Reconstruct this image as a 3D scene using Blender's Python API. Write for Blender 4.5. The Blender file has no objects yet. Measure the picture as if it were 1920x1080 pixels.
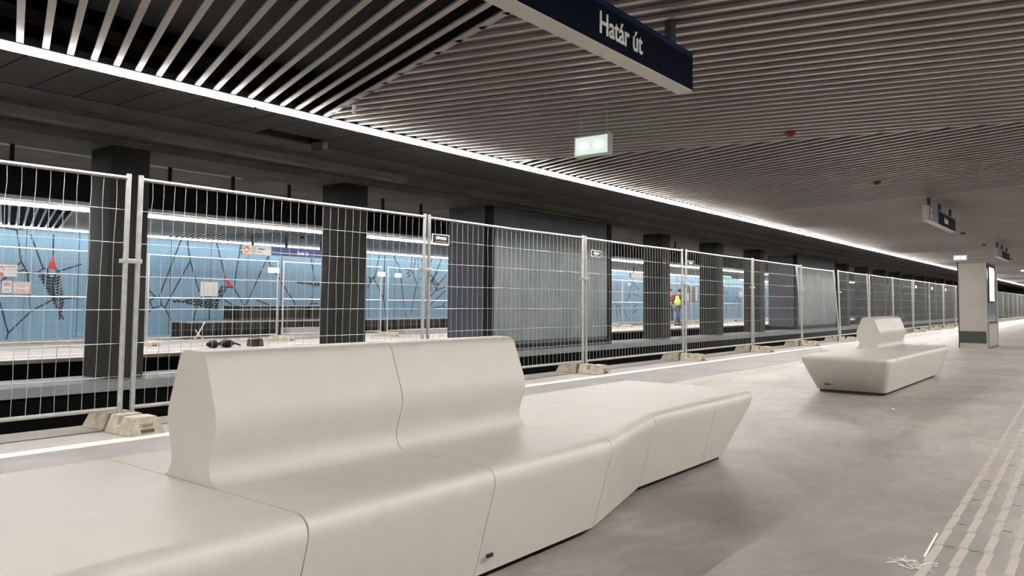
import bpy, bmesh, math, random
from mathutils import Vector, Matrix
random.seed(7)
S = bpy.context.scene
COL = S.collection

# ------------------------------------------------------------------ camera
CAM_Z = 1.06
cd = bpy.data.cameras.new('camera'); cam = bpy.data.objects.new('camera', cd); COL.objects.link(cam)
yaw, pit, rol = math.radians(39.23), math.radians(3.22), math.radians(0.53)
f = Vector((math.cos(pit)*math.cos(yaw), math.cos(pit)*math.sin(yaw), math.sin(pit)))
rt = Vector((math.sin(yaw), -math.cos(yaw), 0)); up = rt.cross(f)
r2 = rt*math.cos(rol)+up*math.sin(rol); u2 = up*math.cos(rol)-rt*math.sin(rol)
m = Matrix((r2, u2, -f)).transposed().to_4x4(); m.translation = Vector((0, 0, CAM_Z)); cam.matrix_world = m
cd.sensor_fit = 'HORIZONTAL'; cd.sensor_width = 36.0; cd.lens = 1455/1920*36
cd.shift_x = (960-904)/1920; cd.shift_y = -(540-483)/1920
cd.clip_start = 0.02; cd.clip_end = 500
S.camera = cam

# ------------------------------------------------------------------ world / view
w = bpy.data.worlds.new('world'); S.world = w; w.use_nodes = True
w.node_tree.nodes['Background'].inputs[0].default_value = (0.02, 0.022, 0.025, 1)
w.node_tree.nodes['Background'].inputs[1].default_value = 0.3
S.view_settings.view_transform = 'Standard'; S.view_settings.look = 'None'
S.view_settings.gamma = 1.0; S.view_settings.use_curve_mapping = False
S.view_settings.exposure = 1.22
TUBE = 58.0       # radiance of the linear ceiling lamps

# ------------------------------------------------------------------ materials
def srgb(r, g, b):
    def c(v):
        v /= 255.0
        return v/12.92 if v <= 0.04045 else ((v+0.055)/1.055)**2.4
    return (c(r), c(g), c(b), 1)
def mat(name, col, rough=0.5, metal=0.0, emit=None, es=0.0, noise=None, bump=None, spec=0.5, coat=0.0):
    """noise=(scale, amount, detail) darkens/lightens the colour in patches; bump=(scale, strength)"""
    mt = bpy.data.materials.new(name); mt.use_nodes = True
    nt = mt.node_tree; b = nt.nodes['Principled BSDF']
    b.inputs['Base Color'].default_value = col
    b.inputs['Roughness'].default_value = rough; b.inputs['Metallic'].default_value = metal
    b.inputs['Specular IOR Level'].default_value = spec
    b.inputs['Coat Weight'].default_value = coat
    if emit: b.inputs['Emission Color'].default_value = emit; b.inputs['Emission Strength'].default_value = es
    if noise or bump:
        tc = nt.nodes.new('ShaderNodeTexCoord')
    if noise:
        n = nt.nodes.new('ShaderNodeTexNoise'); n.inputs['Scale'].default_value = noise[0]; n.inputs['Detail'].default_value = noise[2]
        nt.links.new(tc.outputs['Object'], n.inputs['Vector'])
        r = nt.nodes.new('ShaderNodeValToRGB'); a = noise[1]
        r.color_ramp.elements[0].position = 0.3; r.color_ramp.elements[1].position = 0.7
        r.color_ramp.elements[0].color = (col[0]*(1-a), col[1]*(1-a), col[2]*(1-a), 1)
        r.color_ramp.elements[1].color = (min(1, col[0]*(1+a)), min(1, col[1]*(1+a)), min(1, col[2]*(1+a)), 1)
        nt.links.new(n.outputs['Fac'], r.inputs['Fac']); nt.links.new(r.outputs['Color'], b.inputs['Base Color'])
    if bump:
        n2 = nt.nodes.new('ShaderNodeTexNoise'); n2.inputs['Scale'].default_value = bump[0]; n2.inputs['Detail'].default_value = 6
        nt.links.new(tc.outputs['Object'], n2.inputs['Vector'])
        bp = nt.nodes.new('ShaderNodeBump'); bp.inputs['Strength'].default_value = bump[1]; bp.inputs['Distance'].default_value = 0.01
        nt.links.new(n2.outputs['Fac'], bp.inputs['Height']); nt.links.new(bp.outputs['Normal'], b.inputs['Normal'])
    return mt
M = {}
M['bench'] = mat('bench_composite', (0.60, 0.565, 0.525, 1), 0.45, noise=(9, 0.02, 3), spec=0.5)
M['plinth'] = mat('plinth_black', (0.01, 0.01, 0.01, 1), 0.6)
M['black'] = mat('matt_black', (0.006, 0.006, 0.007, 1), 0.8)
M['ink'] = mat('ink', (0.02, 0.02, 0.022, 1), 0.5)
M['slat'] = mat('ceiling_slat', (0.38, 0.35, 0.325, 1), 0.32, 0.3, noise=(0.7, 0.10, 2))
M['backing'] = mat('brown_backing', (0.05, 0.042, 0.036, 1), 0.4, noise=(1.5, 0.15, 4))
M['plenum'] = mat('ceiling_void', (0.012, 0.012, 0.013, 1), 0.9)
M['panel'] = mat('ceiling_panel', (0.034, 0.027, 0.026, 1), 0.65, noise=(1.2, 0.15, 4))
M['conc_dark'] = mat('dark_concrete', (0.14, 0.13, 0.118, 1), 0.8, noise=(1.6, 0.25, 6), bump=(14, 0.25))
M['column'] = mat('column_concrete', (0.028, 0.028, 0.025, 1), 0.65, noise=(2.2, 0.22, 6), bump=(20, 0.2))
M['beamtop'] = mat('kerb_concrete', (0.27, 0.285, 0.30, 1), 0.6, noise=(2.5, 0.12, 5))
M['pit'] = mat('track_pit', (0.003, 0.003, 0.003, 1), 0.95, spec=0.1)
M['steel'] = mat('galvanised_steel', (0.46, 0.47, 0.46, 1), 0.42, 0.55, noise=(18, 0.14, 5))
M['wire'] = mat('galvanised_wire', (0.42, 0.43, 0.43, 1), 0.45, 0.5)
M['foot'] = mat('foot_concrete', (0.40, 0.36, 0.295, 1), 0.9, noise=(11, 0.28, 7), bump=(60, 0.6))
M['white'] = mat('white_plastic', (0.78, 0.78, 0.77, 1), 0.5)
M['paper'] = mat('paper', (0.75, 0.73, 0.72, 1), 0.8)
M['redprint'] = mat('red_print', (0.55, 0.12, 0.10, 1), 0.7)
M['pinkprint'] = mat('pale_red_print', (0.65, 0.38, 0.34, 1), 0.7)
M['orange'] = mat('orange_print', (0.75, 0.22, 0.06, 1), 0.6)
M['navy'] = mat('navy_enamel', (0.002, 0.004, 0.013, 1), 0.75, spec=0.08)
M['navy_far'] = mat('blue_enamel', (0.012, 0.05, 0.20, 1), 0.4)
M['bluerim'] = mat('bright_blue_rim', (0.001, 0.007, 0.05, 1), 0.4, spec=0.2)
M['signmetal'] = mat('sign_aluminium', (0.50, 0.47, 0.44, 1), 0.45, 0.2)
M['signgrey'] = mat('sign_pale_face', (0.17, 0.18, 0.20, 1), 0.7, spec=0.2)
M['rod'] = mat('dark_rod', (0.03, 0.03, 0.032, 1), 0.6)
M['kiosk'] = mat('brushed_stainless', (0.46, 0.43, 0.40, 1), 0.32, 0.85, noise=(1.2, 0.08, 2))
M['kioskband'] = mat('dark_glass_band', (0.05, 0.055, 0.045, 1), 0.35)
M['kioskside'] = mat('slate_glass', (0.10, 0.13, 0.16, 1), 0.2)
M['tube'] = mat('lamp_diffuser', (0.9, 0.9, 0.9, 1), 0.5, emit=(1.0, 0.955, 0.90, 1), es=TUBE)
M['tubefar'] = mat('lamp_diffuser_cool', (0.9, 0.9, 0.9, 1), 0.5, emit=(1.0, 0.97, 0.945, 1), es=TUBE*1.2)
M['tubefarside'] = mat('lamp_diffuser_cool_edge', (0.9, 0.9, 0.9, 1), 0.5, emit=(1.0, 0.97, 0.945, 1), es=14)
M['tubeside'] = mat('lamp_diffuser_edge', (0.9, 0.9, 0.9, 1), 0.5, emit=(1.0, 0.97, 0.93, 1), es=2.5)
M['tubewall'] = mat('lamp_diffuser_wall', (0.9, 0.9, 0.9, 1), 0.5, emit=(1.0, 0.97, 0.945, 1), es=TUBE*0.22)
M['exitglow'] = mat('exit_sign_glow', (0.8, 0.9, 0.85, 1), 0.4, emit=(0.72, 0.92, 0.84, 1), es=0.24)
M['exithot'] = mat('exit_sign_hot_spot', (0.8, 0.9, 0.85, 1), 0.4, emit=(0.85, 1.0, 0.95, 1), es=0.7)
M['green'] = mat('green_sign_glow', (0.0, 0.3, 0.1, 1), 0.4, emit=(0.02, 0.6, 0.22, 1), es=0.8)
M['screen'] = mat('display_glow', (0.5, 0.6, 0.6, 1), 0.3, emit=(0.62, 0.88, 0.92, 1), es=0.6)
M['downlight'] = mat('spot_glow', (0.9, 0.9, 0.9, 1), 0.3, emit=(0.95, 1, 1, 1), es=4)
M['redcap'] = mat('red_cap', (0.16, 0.005, 0.004, 1), 0.6)
M['redmural'] = mat('red_mural', (0.55, 0.03, 0.04, 1), 0.5)
M['crack'] = mat('mural_line', (0.018, 0.04, 0.06, 1), 0.6)
M['zebra'] = mat('mural_black', (0.012, 0.018, 0.025, 1), 0.6)
M['cab_dark'] = mat('cabin_side', (0.10, 0.11, 0.135, 1), 0.55, noise=(1.5, 0.12, 3))
M['crate'] = mat('black_crate', (0.005, 0.005, 0.005, 1), 0.7, noise=(20, 0.5, 4))
M['greyboard'] = mat('grey_board', (0.28, 0.28, 0.27, 1), 0.7, noise=(5, 0.1, 4))
M['brown'] = mat('brown_plastic', (0.06, 0.02, 0.018, 1), 0.5)
M['skin'] = mat('skin', (0.42, 0.25, 0.18, 1), 0.6)
M['hair'] = mat('dark_hair', (0.015, 0.01, 0.01, 1), 0.7)
M['hivis'] = mat('hi_vis_yellow', (0.65, 0.75, 0.04, 1), 0.6)
M['silver'] = mat('reflective_band', (0.55, 0.57, 0.58, 1), 0.35)
M['redcloth'] = mat('red_cloth', (0.35, 0.03, 0.03, 1), 0.8)
M['jeans'] = mat('blue_jeans', (0.07, 0.11, 0.17, 1), 0.8)
M['darkcloth'] = mat('dark_cloth', (0.02, 0.02, 0.025, 1), 0.8)
M['window'] = mat('brown_board', (0.12, 0.09, 0.07, 1), 0.5)
M['plastic_film'] = mat('plastic_film', (0.62, 0.60, 0.58, 1), 0.3)
M['tactile'] = mat('tactile_stud', (0.46, 0.42, 0.39, 1), 0.3, 0.15, noise=(6, 0.08, 3))
M['whiteline'] = mat('white_marking', (0.68, 0.64, 0.60, 1), 0.6, noise=(3, 0.06, 4))

def floor_mat():
    mt = bpy.data.materials.new('floor_concrete'); mt.use_nodes = True
    nt = mt.node_tree; b = nt.nodes['Principled BSDF']; N = nt.nodes.new; L = nt.links.new
    tc = N('ShaderNodeTexCoord')
    def noise(sc, det, dist=0.0, stretch=None):
        n = N('ShaderNodeTexNoise'); n.inputs['Scale'].default_value = sc; n.inputs['Detail'].default_value = det
        n.inputs['Distortion'].default_value = dist
        if stretch:
            mp = N('ShaderNodeMapping'); mp.inputs['Scale'].default_value = stretch; mp.inputs['Rotation'].default_value = (0, 0, 0.5)
            L(tc.outputs['Object'], mp.inputs['Vector']); L(mp.outputs['Vector'], n.inputs['Vector'])
        else: L(tc.outputs['Object'], n.inputs['Vector'])
        return n
    a = noise(0.75, 5, 0.6); c = noise(2.6, 7, 1.4, (1, 2.2, 1)); d = noise(60, 4)
    r = N('ShaderNodeValToRGB'); r.color_ramp.elements[0].position = 0.34; r.color_ramp.elements[1].position = 0.66
    r.color_ramp.elements[0].color = (0.30, 0.275, 0.26, 1); r.color_ramp.elements[1].color = (0.42, 0.39, 0.362, 1)
    L(a.outputs['Fac'], r.inputs['Fac'])
    r2_ = N('ShaderNodeValToRGB'); r2_.color_ramp.elements[0].position = 0.3; r2_.color_ramp.elements[1].position = 0.68
    r2_.color_ramp.elements[0].color = (0.72, 0.72, 0.73, 1); r2_.color_ramp.elements[1].color = (1.08, 1.07, 1.05, 1)
    L(c.outputs['Fac'], r2_.inputs['Fac'])
    mx = N('ShaderNodeMixRGB'); mx.blend_type = 'MULTIPLY'; mx.inputs[0].default_value = 1
    L(r.outputs['Color'], mx.inputs[1]); L(r2_.outputs['Color'], mx.inputs[2])
    # worn, dirtier patch in front of the first bench with curved scuffs
    mp2 = N('ShaderNodeMapping'); mp2.inputs['Location'].default_value = (-4.3, -1.15, 0); L(tc.outputs['Object'], mp2.inputs['Vector'])
    mp3 = N('ShaderNodeMapping'); mp3.inputs['Scale'].default_value = (0.42, 0.85, 1); mp3.inputs['Rotation'].default_value = (0, 0, 0); L(mp2.outputs['Vector'], mp3.inputs['Vector'])
    nd = noise(1.6, 6, 0.8); sub = N('ShaderNodeVectorMath'); sub.operation = 'MULTIPLY_ADD'; L(nd.outputs['Color'], sub.inputs[0]); sub.inputs[1].default_value = (0.9, 0.9, 0); L(mp3.outputs['Vector'], sub.inputs[2])
    su2 = N('ShaderNodeVectorMath'); su2.operation = 'SUBTRACT'; L(sub.outputs[0], su2.inputs[0]); su2.inputs[1].default_value = (0.45, 0.45, 0)
    fl = N('ShaderNodeVectorMath'); fl.operation = 'MULTIPLY'; L(su2.outputs[0], fl.inputs[0]); fl.inputs[1].default_value = (1, 1, 0)
    le = N('ShaderNodeVectorMath'); le.operation = 'LENGTH'; L(fl.outputs[0], le.inputs[0])
    mr = N('ShaderNodeMapRange'); mr.inputs['From Min'].default_value = 0.25; mr.inputs['From Max'].default_value = 1.25; mr.inputs['To Min'].default_value = 0.62; mr.inputs['To Max'].default_value = 1.0
    L(le.outputs['Value'], mr.inputs['Value'])
    mx3 = N('ShaderNodeMixRGB'); mx3.blend_type = 'MULTIPLY'; mx3.inputs[0].default_value = 1; L(mx.outputs['Color'], mx3.inputs[1]); L(mr.outputs['Result'], mx3.inputs[2])
    L(mx3.outputs['Color'], b.inputs['Base Color'])
    rr = N('ShaderNodeMapRange'); rr.inputs['To Min'].default_value = 0.36; rr.inputs['To Max'].default_value = 0.58
    L(c.outputs['Fac'], rr.inputs['Value']); L(rr.outputs['Result'], b.inputs['Roughness'])
    bp = N('ShaderNodeBump'); bp.inputs['Strength'].default_value = 0.12; bp.inputs['Distance'].default_value = 0.004
    L(d.outputs['Fac'], bp.inputs['Height']); L(bp.outputs['Normal'], b.inputs['Normal'])
    return mt
M['floor'] = floor_mat()

def wall_mat():
    mt = bpy.data.materials.new('blue_enamel_wall'); mt.use_nodes = True
    nt = mt.node_tree; b = nt.nodes['Principled BSDF']; N = nt.nodes.new; L = nt.links.new
    tc = N('ShaderNodeTexCoord'); sp = N('ShaderNodeSeparateXYZ'); L(tc.outputs['Object'], sp.inputs[0])
    n = N('ShaderNodeTexNoise'); n.inputs['Scale'].default_value = 0.5; n.inputs['Detail'].default_value = 3
    L(tc.outputs['Object'], n.inputs['Vector'])
    r = N('ShaderNodeValToRGB'); r.color_ramp.elements[0].color = (0.15, 0.29, 0.405, 1); r.color_ramp.elements[1].color = (0.19, 0.34, 0.465, 1)
    L(n.outputs['Fac'], r.inputs['Fac'])
    # narrow vertical joint every 0.325 m
    dv = N('ShaderNodeMath'); dv.operation = 'DIVIDE'; dv.inputs[1].default_value = 0.325; L(sp.outputs['X'], dv.inputs[0])
    fr = N('ShaderNodeMath'); fr.operation = 'FRACT'; L(dv.outputs[0], fr.inputs[0])
    lt = N('ShaderNodeMath'); lt.operation = 'LESS_THAN'; lt.inputs[1].default_value = 0.03; L(fr.outputs[0], lt.inputs[0])
    ml = N('ShaderNodeMath'); ml.operation = 'MULTIPLY'; ml.inputs[1].default_value = 0.35; L(lt.outputs[0], ml.inputs[0])
    mx = N('ShaderNodeMixRGB'); mx.inputs[2].default_value = (0.04, 0.10, 0.16, 1)
    L(ml.outputs[0], mx.inputs[0]); L(r.outputs['Color'], mx.inputs[1]); L(mx.outputs['Color'], b.inputs['Base Color'])
    b.inputs['Roughness'].default_value = 0.35
    return mt
M['bluewall'] = wall_mat()

def cabin_mat():
    mt = bpy.data.materials.new('smeared_grey_sheet_shaded_top'); mt.use_nodes = True
    nt = mt.node_tree; b = nt.nodes['Principled BSDF']; N = nt.nodes.new; L = nt.links.new
    tc = N('ShaderNodeTexCoord')
    def nz(st, sc, det):
        mp = N('ShaderNodeMapping'); mp.inputs['Scale'].default_value = st; L(tc.outputs['Object'], mp.inputs['Vector'])
        n = N('ShaderNodeTexNoise'); n.inputs['Scale'].default_value = sc; n.inputs['Detail'].default_value = det
        L(mp.outputs['Vector'], n.inputs['Vector']); return n
    a = nz((1, 1, 0.25), 2.2, 6); c = nz((1, 1, 0.8), 0.9, 4)
    r = N('ShaderNodeValToRGB'); r.color_ramp.elements[0].position = 0.3; r.color_ramp.elements[1].position = 0.7
    r.color_ramp.elements[0].color = (0.25, 0.29, 0.31, 1); r.color_ramp.elements[1].color = (0.38, 0.41, 0.41, 1)
    L(a.outputs['Fac'], r.inputs['Fac'])
    r3 = N('ShaderNodeValToRGB'); r3.color_ramp.elements[0].position = 0.33; r3.color_ramp.elements[1].position = 0.6
    r3.color_ramp.elements[0].color = (0.66, 0.72, 0.78, 1); r3.color_ramp.elements[1].color = (1, 1, 1, 1)
    L(c.outputs['Fac'], r3.inputs['Fac'])
    mx = N('ShaderNodeMixRGB'); mx.blend_type = 'MULTIPLY'; mx.inputs[0].default_value = 1
    L(r.outputs['Color'], mx.inputs[1]); L(r3.outputs['Color'], mx.inputs[2]); 
    # shade near the beam, painted in: sheet colour darkens towards the top
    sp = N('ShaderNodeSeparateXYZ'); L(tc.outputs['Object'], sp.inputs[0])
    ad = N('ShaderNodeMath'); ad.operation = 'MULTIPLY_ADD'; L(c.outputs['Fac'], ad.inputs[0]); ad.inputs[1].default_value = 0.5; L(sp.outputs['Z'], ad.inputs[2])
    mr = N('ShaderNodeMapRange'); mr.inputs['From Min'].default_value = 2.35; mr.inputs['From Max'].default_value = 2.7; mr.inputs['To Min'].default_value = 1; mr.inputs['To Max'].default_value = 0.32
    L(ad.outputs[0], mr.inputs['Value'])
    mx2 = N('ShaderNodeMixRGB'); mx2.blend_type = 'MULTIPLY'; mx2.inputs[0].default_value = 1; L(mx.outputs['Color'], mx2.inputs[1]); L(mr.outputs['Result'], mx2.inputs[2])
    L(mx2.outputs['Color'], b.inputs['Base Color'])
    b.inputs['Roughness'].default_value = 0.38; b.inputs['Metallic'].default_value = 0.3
    return mt
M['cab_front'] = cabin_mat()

# ------------------------------------------------------------------ mesh helpers
def link(name, me, parent=None, loc=None):
    o = bpy.data.objects.new(name, me); COL.objects.link(o)
    if parent: o.parent = parent
    if loc: o.location = loc
    return o
def obj(name, bm, material, parent=None, loc=None, smooth=False, angle=0.6):
    me = bpy.data.meshes.new(name)
    bmesh.ops.recalc_face_normals(bm, faces=bm.faces)
    if smooth:
        for fc in bm.faces: fc.smooth = True
        for e in bm.edges:
            if len(e.link_faces) == 2 and e.calc_face_angle(0) > angle: e.smooth = False
    bm.to_mesh(me); bm.free(); me.materials.append(material)
    return link(name, me, parent, loc)
def thing(name, label, cat, loc=(0, 0, 0), rz=0, group=None):
    o = bpy.data.objects.new(name, None); COL.objects.link(o); o.location = loc; o.rotation_euler = (0, 0, rz)
    o.empty_display_size = 0.1
    return tag(o, label, cat, group)
def tag(o, label, cat, group=None):
    o['label'] = label; o['category'] = cat
    if group: o['group'] = group
    return o
def struct(o): o['kind'] = 'structure'; return o
def NB(): return bmesh.new()
def box(bm, x0, x1, y0, y1, z0, z1):
    vs = [bm.verts.new((x, y, z)) for x in (x0, x1) for y in (y0, y1) for z in (z0, z1)]
    for q in ((0, 1, 3, 2), (4, 6, 7, 5), (0, 4, 5, 1), (2, 3, 7, 6), (0, 2, 6, 4), (1, 5, 7, 3)):
        bm.faces.new([vs[i] for i in q])
    return vs
def boxo(name, b, material, parent=None, bevel=0, loc=None):
    bm = NB(); box(bm, *b)
    if bevel: bmesh.ops.bevel(bm, geom=list(bm.edges), offset=bevel, segments=3, affect='EDGES', profile=0.5)
    return obj(name, bm, material, parent, loc, smooth=bool(bevel), angle=1.0)
def prism(bm, pts, axis, a, b):
    """closed polygon pts (u, v) extruded along axis from a to b.  axis 'x': (u,v)=(y,z); 'y': (x,z); 'z': (x,y)"""
    def P(u, v, t): return {'x': (t, u, v), 'y': (u, t, v), 'z': (u, v, t)}[axis]
    A = [bm.verts.new(P(u, v, a)) for u, v in pts]; B = [bm.verts.new(P(u, v, b)) for u, v in pts]
    n = len(pts); bm.faces.new(A); bm.faces.new(B[::-1])
    for i in range(n): bm.faces.new([A[i], B[i], B[(i+1) % n], A[(i+1) % n]])
def tube(bm, pts, r, n=8, cap=True):
    pts = [Vector(p) for p in pts]; rings = []
    for i, p in enumerate(pts):
        d = (pts[min(i+1, len(pts)-1)] - pts[max(i-1, 0)]).normalized()
        a = d.cross(Vector((0, 0, 1)) if abs(d.z) < 0.9 else Vector((0, 1, 0))).normalized(); c = d.cross(a)
        rr = r[i] if isinstance(r, (list, tuple)) else r
        rings.append([bm.verts.new(p + a*rr*math.cos(2*math.pi*k/n) + c*rr*math.sin(2*math.pi*k/n)) for k in range(n)])
    for A, B in zip(rings, rings[1:]):
        for k in range(n): bm.faces.new([A[k], A[(k+1) % n], B[(k+1) % n], B[k]])
    if cap: bm.faces.new(rings[0][::-1]); bm.faces.new(rings[-1])
def strip(bm, p, q, wd, y0, y1):
    """bar between (x,z) points on a wall plane"""
    d = Vector((q[0]-p[0], q[1]-p[1]));
    if d.length < 1e-6: return
    d.normalize(); n = Vector((-d.y, d.x))*wd/2
    prism(bm, [(p[0]+n.x, p[1]+n.y), (q[0]+n.x, q[1]+n.y), (q[0]-n.x, q[1]-n.y), (p[0]-n.x, p[1]-n.y)], 'y', y0, y1)
def text(name, s, size, material, parent, loc, xscale=1.0, rz=0.0, bold=0.0, depth=0.002, align='CENTER'):
    cu = bpy.data.curves.new(name, 'FONT'); cu.body = s; cu.size = size; cu.align_x = align; cu.align_y = 'CENTER'
    cu.extrude = depth; cu.offset = bold
    o = bpy.data.objects.new(name, cu); COL.objects.link(o)
    dg = bpy.context.evaluated_depsgraph_get(); me = bpy.data.meshes.new_from_object(o.evaluated_get(dg))
    bpy.data.objects.remove(o); me.materials.clear(); me.materials.append(material)
    o = link(name, me, parent); o.location = loc; o.rotation_euler = (math.pi/2, 0, rz); o.scale = (xscale, 1, 1)
    return o
def dup(root, loc, label=None, group=None, rz=None, rx=None):
    r = root.copy(); COL.objects.link(r); r.location = loc
    if rz is not None: r.rotation_euler.z = rz
    if rx is not None: r.rotation_euler.x = rx
    if label: r['label'] = label
    if group: r['group'] = group
    for ch in list(root.children):
        c = ch.copy(); COL.objects.link(c); c.parent = r
        for g in ch.children:
            d = g.copy(); COL.objects.link(d); d.parent = c
    return r
ORD = ['first', 'second', 'third', 'fourth', 'fifth', 'sixth', 'seventh', 'eighth', 'ninth', 'tenth', 'eleventh', 'twelfth',
       'thirteenth', 'fourteenth', 'fifteenth', 'sixteenth', 'seventeenth', 'eighteenth', 'nineteenth', 'twentieth']
def ordinal(i):
    if i < 20: return ORD[i]
    t = {2: 'twenty', 3: 'thirty', 4: 'forty'}[(i+1)//10]
    if (i+1) % 10 == 0: return {'twenty': 'twentieth', 'thirty': 'thirtieth', 'forty': 'fortieth'}[t]
    return t+'-'+ORD[(i+1) % 10-1]

# ================================================================== STRUCTURE
XS = -42.0                    # the hall goes on behind the camera
XE = 112.0                     # far end of the station hall
CZ = 2.82                      # ceiling height over the platforms
YE, YF, YW = 6.68, 14.2, 21.38  # near platform edge, far platform edge, blue wall
struct(boxo('floor', (XS, XE, -6, YE, -1.3, 0), M['floor']))
struct(boxo('floor', (XS, XE, YF, YW+0.4, -1.3, 0), M['floor']))
# joints and white safety line of the near platform edge
struct(boxo('trim_1', (XS, XE, 5.69, 5.84, 0.0, 0.004), M['whiteline']))
bm = NB(); box(bm, XS, XE, 6.26, 6.272, 0.0, 0.002); struct(obj('trim_2', bm, M['ink']))
struct(boxo('trim_3', (XS, XE, 6.285, 6.66, 0.0, 0.003), mat('edge_paving', (0.27, 0.25, 0.235, 1), 0.6, noise=(2.5, 0.1, 5))))
struct(boxo('trim_4', (XS, XE, 5.845, 6.25, 0.0, 0.003), mat('edge_paving_light', (0.30, 0.28, 0.265, 1), 0.6, noise=(2.5, 0.1, 5))))
struct(boxo('trim_14', (XS, XE, 4.66, 5.685, 0.0, 0.0025), mat('walkway_band', (0.245, 0.235, 0.23, 1), 0.5, noise=(1.3, 0.16, 6), bump=(50, 0.1))))
# white lines of the far platform
struct(boxo('trim_5', (XS, XE, 15.1, 15.25, 0.0, 0.004), M['whiteline']))
struct(boxo('trim_6', (XS, XE, YF, 14.5, 0.0, 0.006), mat('far_edge_stone', (0.52, 0.47, 0.43, 1), 0.6, noise=(3, 0.1, 4))))
# track pit
struct(boxo('trim_7', (XS, XE, YE, YF, -1.5, -1.3), M['pit']))
bm = NB(); box(bm, XS, XE, YE+0.001, YE+0.02, -1.3, -0.06); box(bm, XS, XE, YF-0.02, YF-0.001, -1.3, -0.06); box(bm, XS, XE, 9.95, 10.85, -1.3, -0.12)
struct(obj('trim_8', bm, M['pit']))
struct(boxo('trim_9', (XS, XE, 9.9, 10.9, -0.12, 0), M['beamtop']))
# back walls
wf = struct(boxo('wall_far', (XS, XE, YW, YW+0.3, 0, CZ), M['bluewall']))
struct(boxo('wall_end', (XE, XE+0.3, -6, YW+0.3, -1.3, 4.2), M['conc_dark']))
struct(boxo('wall_start', (XS-.3, XS, -6, YW+0.3, -1.3, 4.2), M['conc_dark']))
struct(boxo('wall_near', (XS, XE, -6.3, -6, 0, 4.2), mat('near_wall', (0.3, 0.32, 0.33, 1), 0.6)))
struct(boxo('ceiling_over_all', (XS-.3, XE+.3, -6.3, YW+0.3, 4.2, 4.4), M['plenum'])).name = 'ceiling'

def slat_ceiling(y0, y1, xa0, xa1, xb0, xb1, period, xstart, xend, blade=0.085, wd=0.045, px=0.168):
    """baffle ceiling in alternating wedge zones: 'A' lines pass (xa0,y0)-(xa1,y1), 'B' lines (xb0,y0)-(xb1,y1)"""
    bounds = []
    k = -14
    while True:
        a = (xa0+k*period, xa1+k*period); b = (xb0+k*period, xb1+k*period)
        if min(a) > xend+period: break
        bounds += [a, b]; k += 1
    for i in range(1, len(bounds)):
        Lb, Rb = bounds[i-1], bounds[i]
        if max(Rb) < xstart or min(Lb) > xend: continue
        bm = NB(); n = 0
        dx = Rb[1]-Rb[0]; dy = y1-y0; ln = math.hypot(dx, dy); hw = wd/2*ln/dy
        for j in range(0, 400):
            w_ = hw*1.25 if j == 0 else hw
            s0, s1 = Rb[0]-j*px, Rb[1]-j*px          # slat x at y0, y1
            g0, g1 = s0-Lb[0], s1-Lb[1]               # distance to left boundary
            if g0 <= 0 and g1 <= 0: break
            t0, t1 = 0.0, 1.0
            if g0 < 0: t0 = g0/(g0-g1)
            if g1 < 0: t1 = g0/(g0-g1)
            if t1-t0 < 0.01: continue
            xm0, ym0 = s0+(s1-s0)*t0, y0+dy*t0; xm1, ym1 = s0+(s1-s0)*t1, y0+dy*t1
            if max(xm0, xm1) < xstart or min(xm0, xm1) > xend: continue
            prism(bm, [(xm0-w_, ym0), (xm0+w_, ym0), (xm1+w_, ym1), (xm1-w_, ym1)], 'z', CZ, CZ+(0.022 if i % 2 else 0.014)); n += 1
        if n and i % 2:      # these wedges have a brown backing just above the slats, the others are open
            b2_ = NB(); prism(b2_, [(Lb[0], y0), (Rb[0], y0), (Rb[1], y1), (Lb[1], y1)], 'z', CZ+0.022, CZ+0.03)
            struct(obj('ceiling', b2_, M['backing']))
        if n: struct(obj('ceiling', bm, M['slat']))
        else: bm.free()
slat_ceiling(-0.93, 5.84, 2.35, 4.75, 9.28, 7.70, 10.7, -24, XE)
slat_ceiling(15.93, 20.94, 6.75, 8.5, 12.6, 11.2, 14.0, 2, XE)
struct(boxo('ceiling', (XS, XE, -0.93, 5.84, 3.2, 3.24), M['plenum']))
struct(boxo('ceiling', (XS, XE, 15.93, 20.94, 3.2, 3.24), M['plenum']))
# closed panel strips next to the lamp lines
def panel_strip(y0, y1, hole=None, pitch=0.365):
    bm = NB(); x = -4.0-0.365*100
    while x < XE:
        if hole and hole[0] < x+pitch/2 < hole[1]: box(bm, x+0.008, x+pitch-0.008, y0, hole[2], CZ, CZ+0.012)
        else: box(bm, x+0.008, x+pitch-0.008, y0, y1, CZ, CZ+0.012)
        x += pitch
    struct(boxo('ceiling', (XS, XE, y0, y1 if not hole else hole[2], CZ+0.014, CZ+0.02), M['black']))
    return struct(obj('ceiling', bm, M['panel']))
panel_strip(5.95, 7.02, (4.75, 5.5, 6.75)); panel_strip(14.7, 15.82); panel_strip(21.06, YW); panel_strip(-6, -1.05)
struct(boxo('trim_10', (XS, XE, 7.02, 7.06, CZ, 3.36), M['black']))
struct(boxo('trim_11', (XS, XE, 14.66, 14.7, CZ, 3.36), M['black']))
# concrete over the tracks
struct(boxo('ceiling', (XS, XE, 7.06, 9.85, 3.36, 3.5), M['conc_dark']))
bm = NB(); x = 0.0
while x < XE: box(bm, x+0.006, x+0.9-0.006, 11.45, 14.66, 3.36, 3.5); x += 0.9
struct(obj('ceiling', bm, M['conc_dark']))
bm = NB(); prism(bm, [(9.85, 3.5), (9.85, 3.34), (10.08, 3.32), (10.12, 3.2), (10.28, 3.18), (10.3, 3.09), (11.3, 3.09), (11.32, 3.25), (11.45, 3.27), (11.45, 3.5)], 'x', XS, XE)
struct(obj('trim_12', bm, M['conc_dark']))

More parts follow.
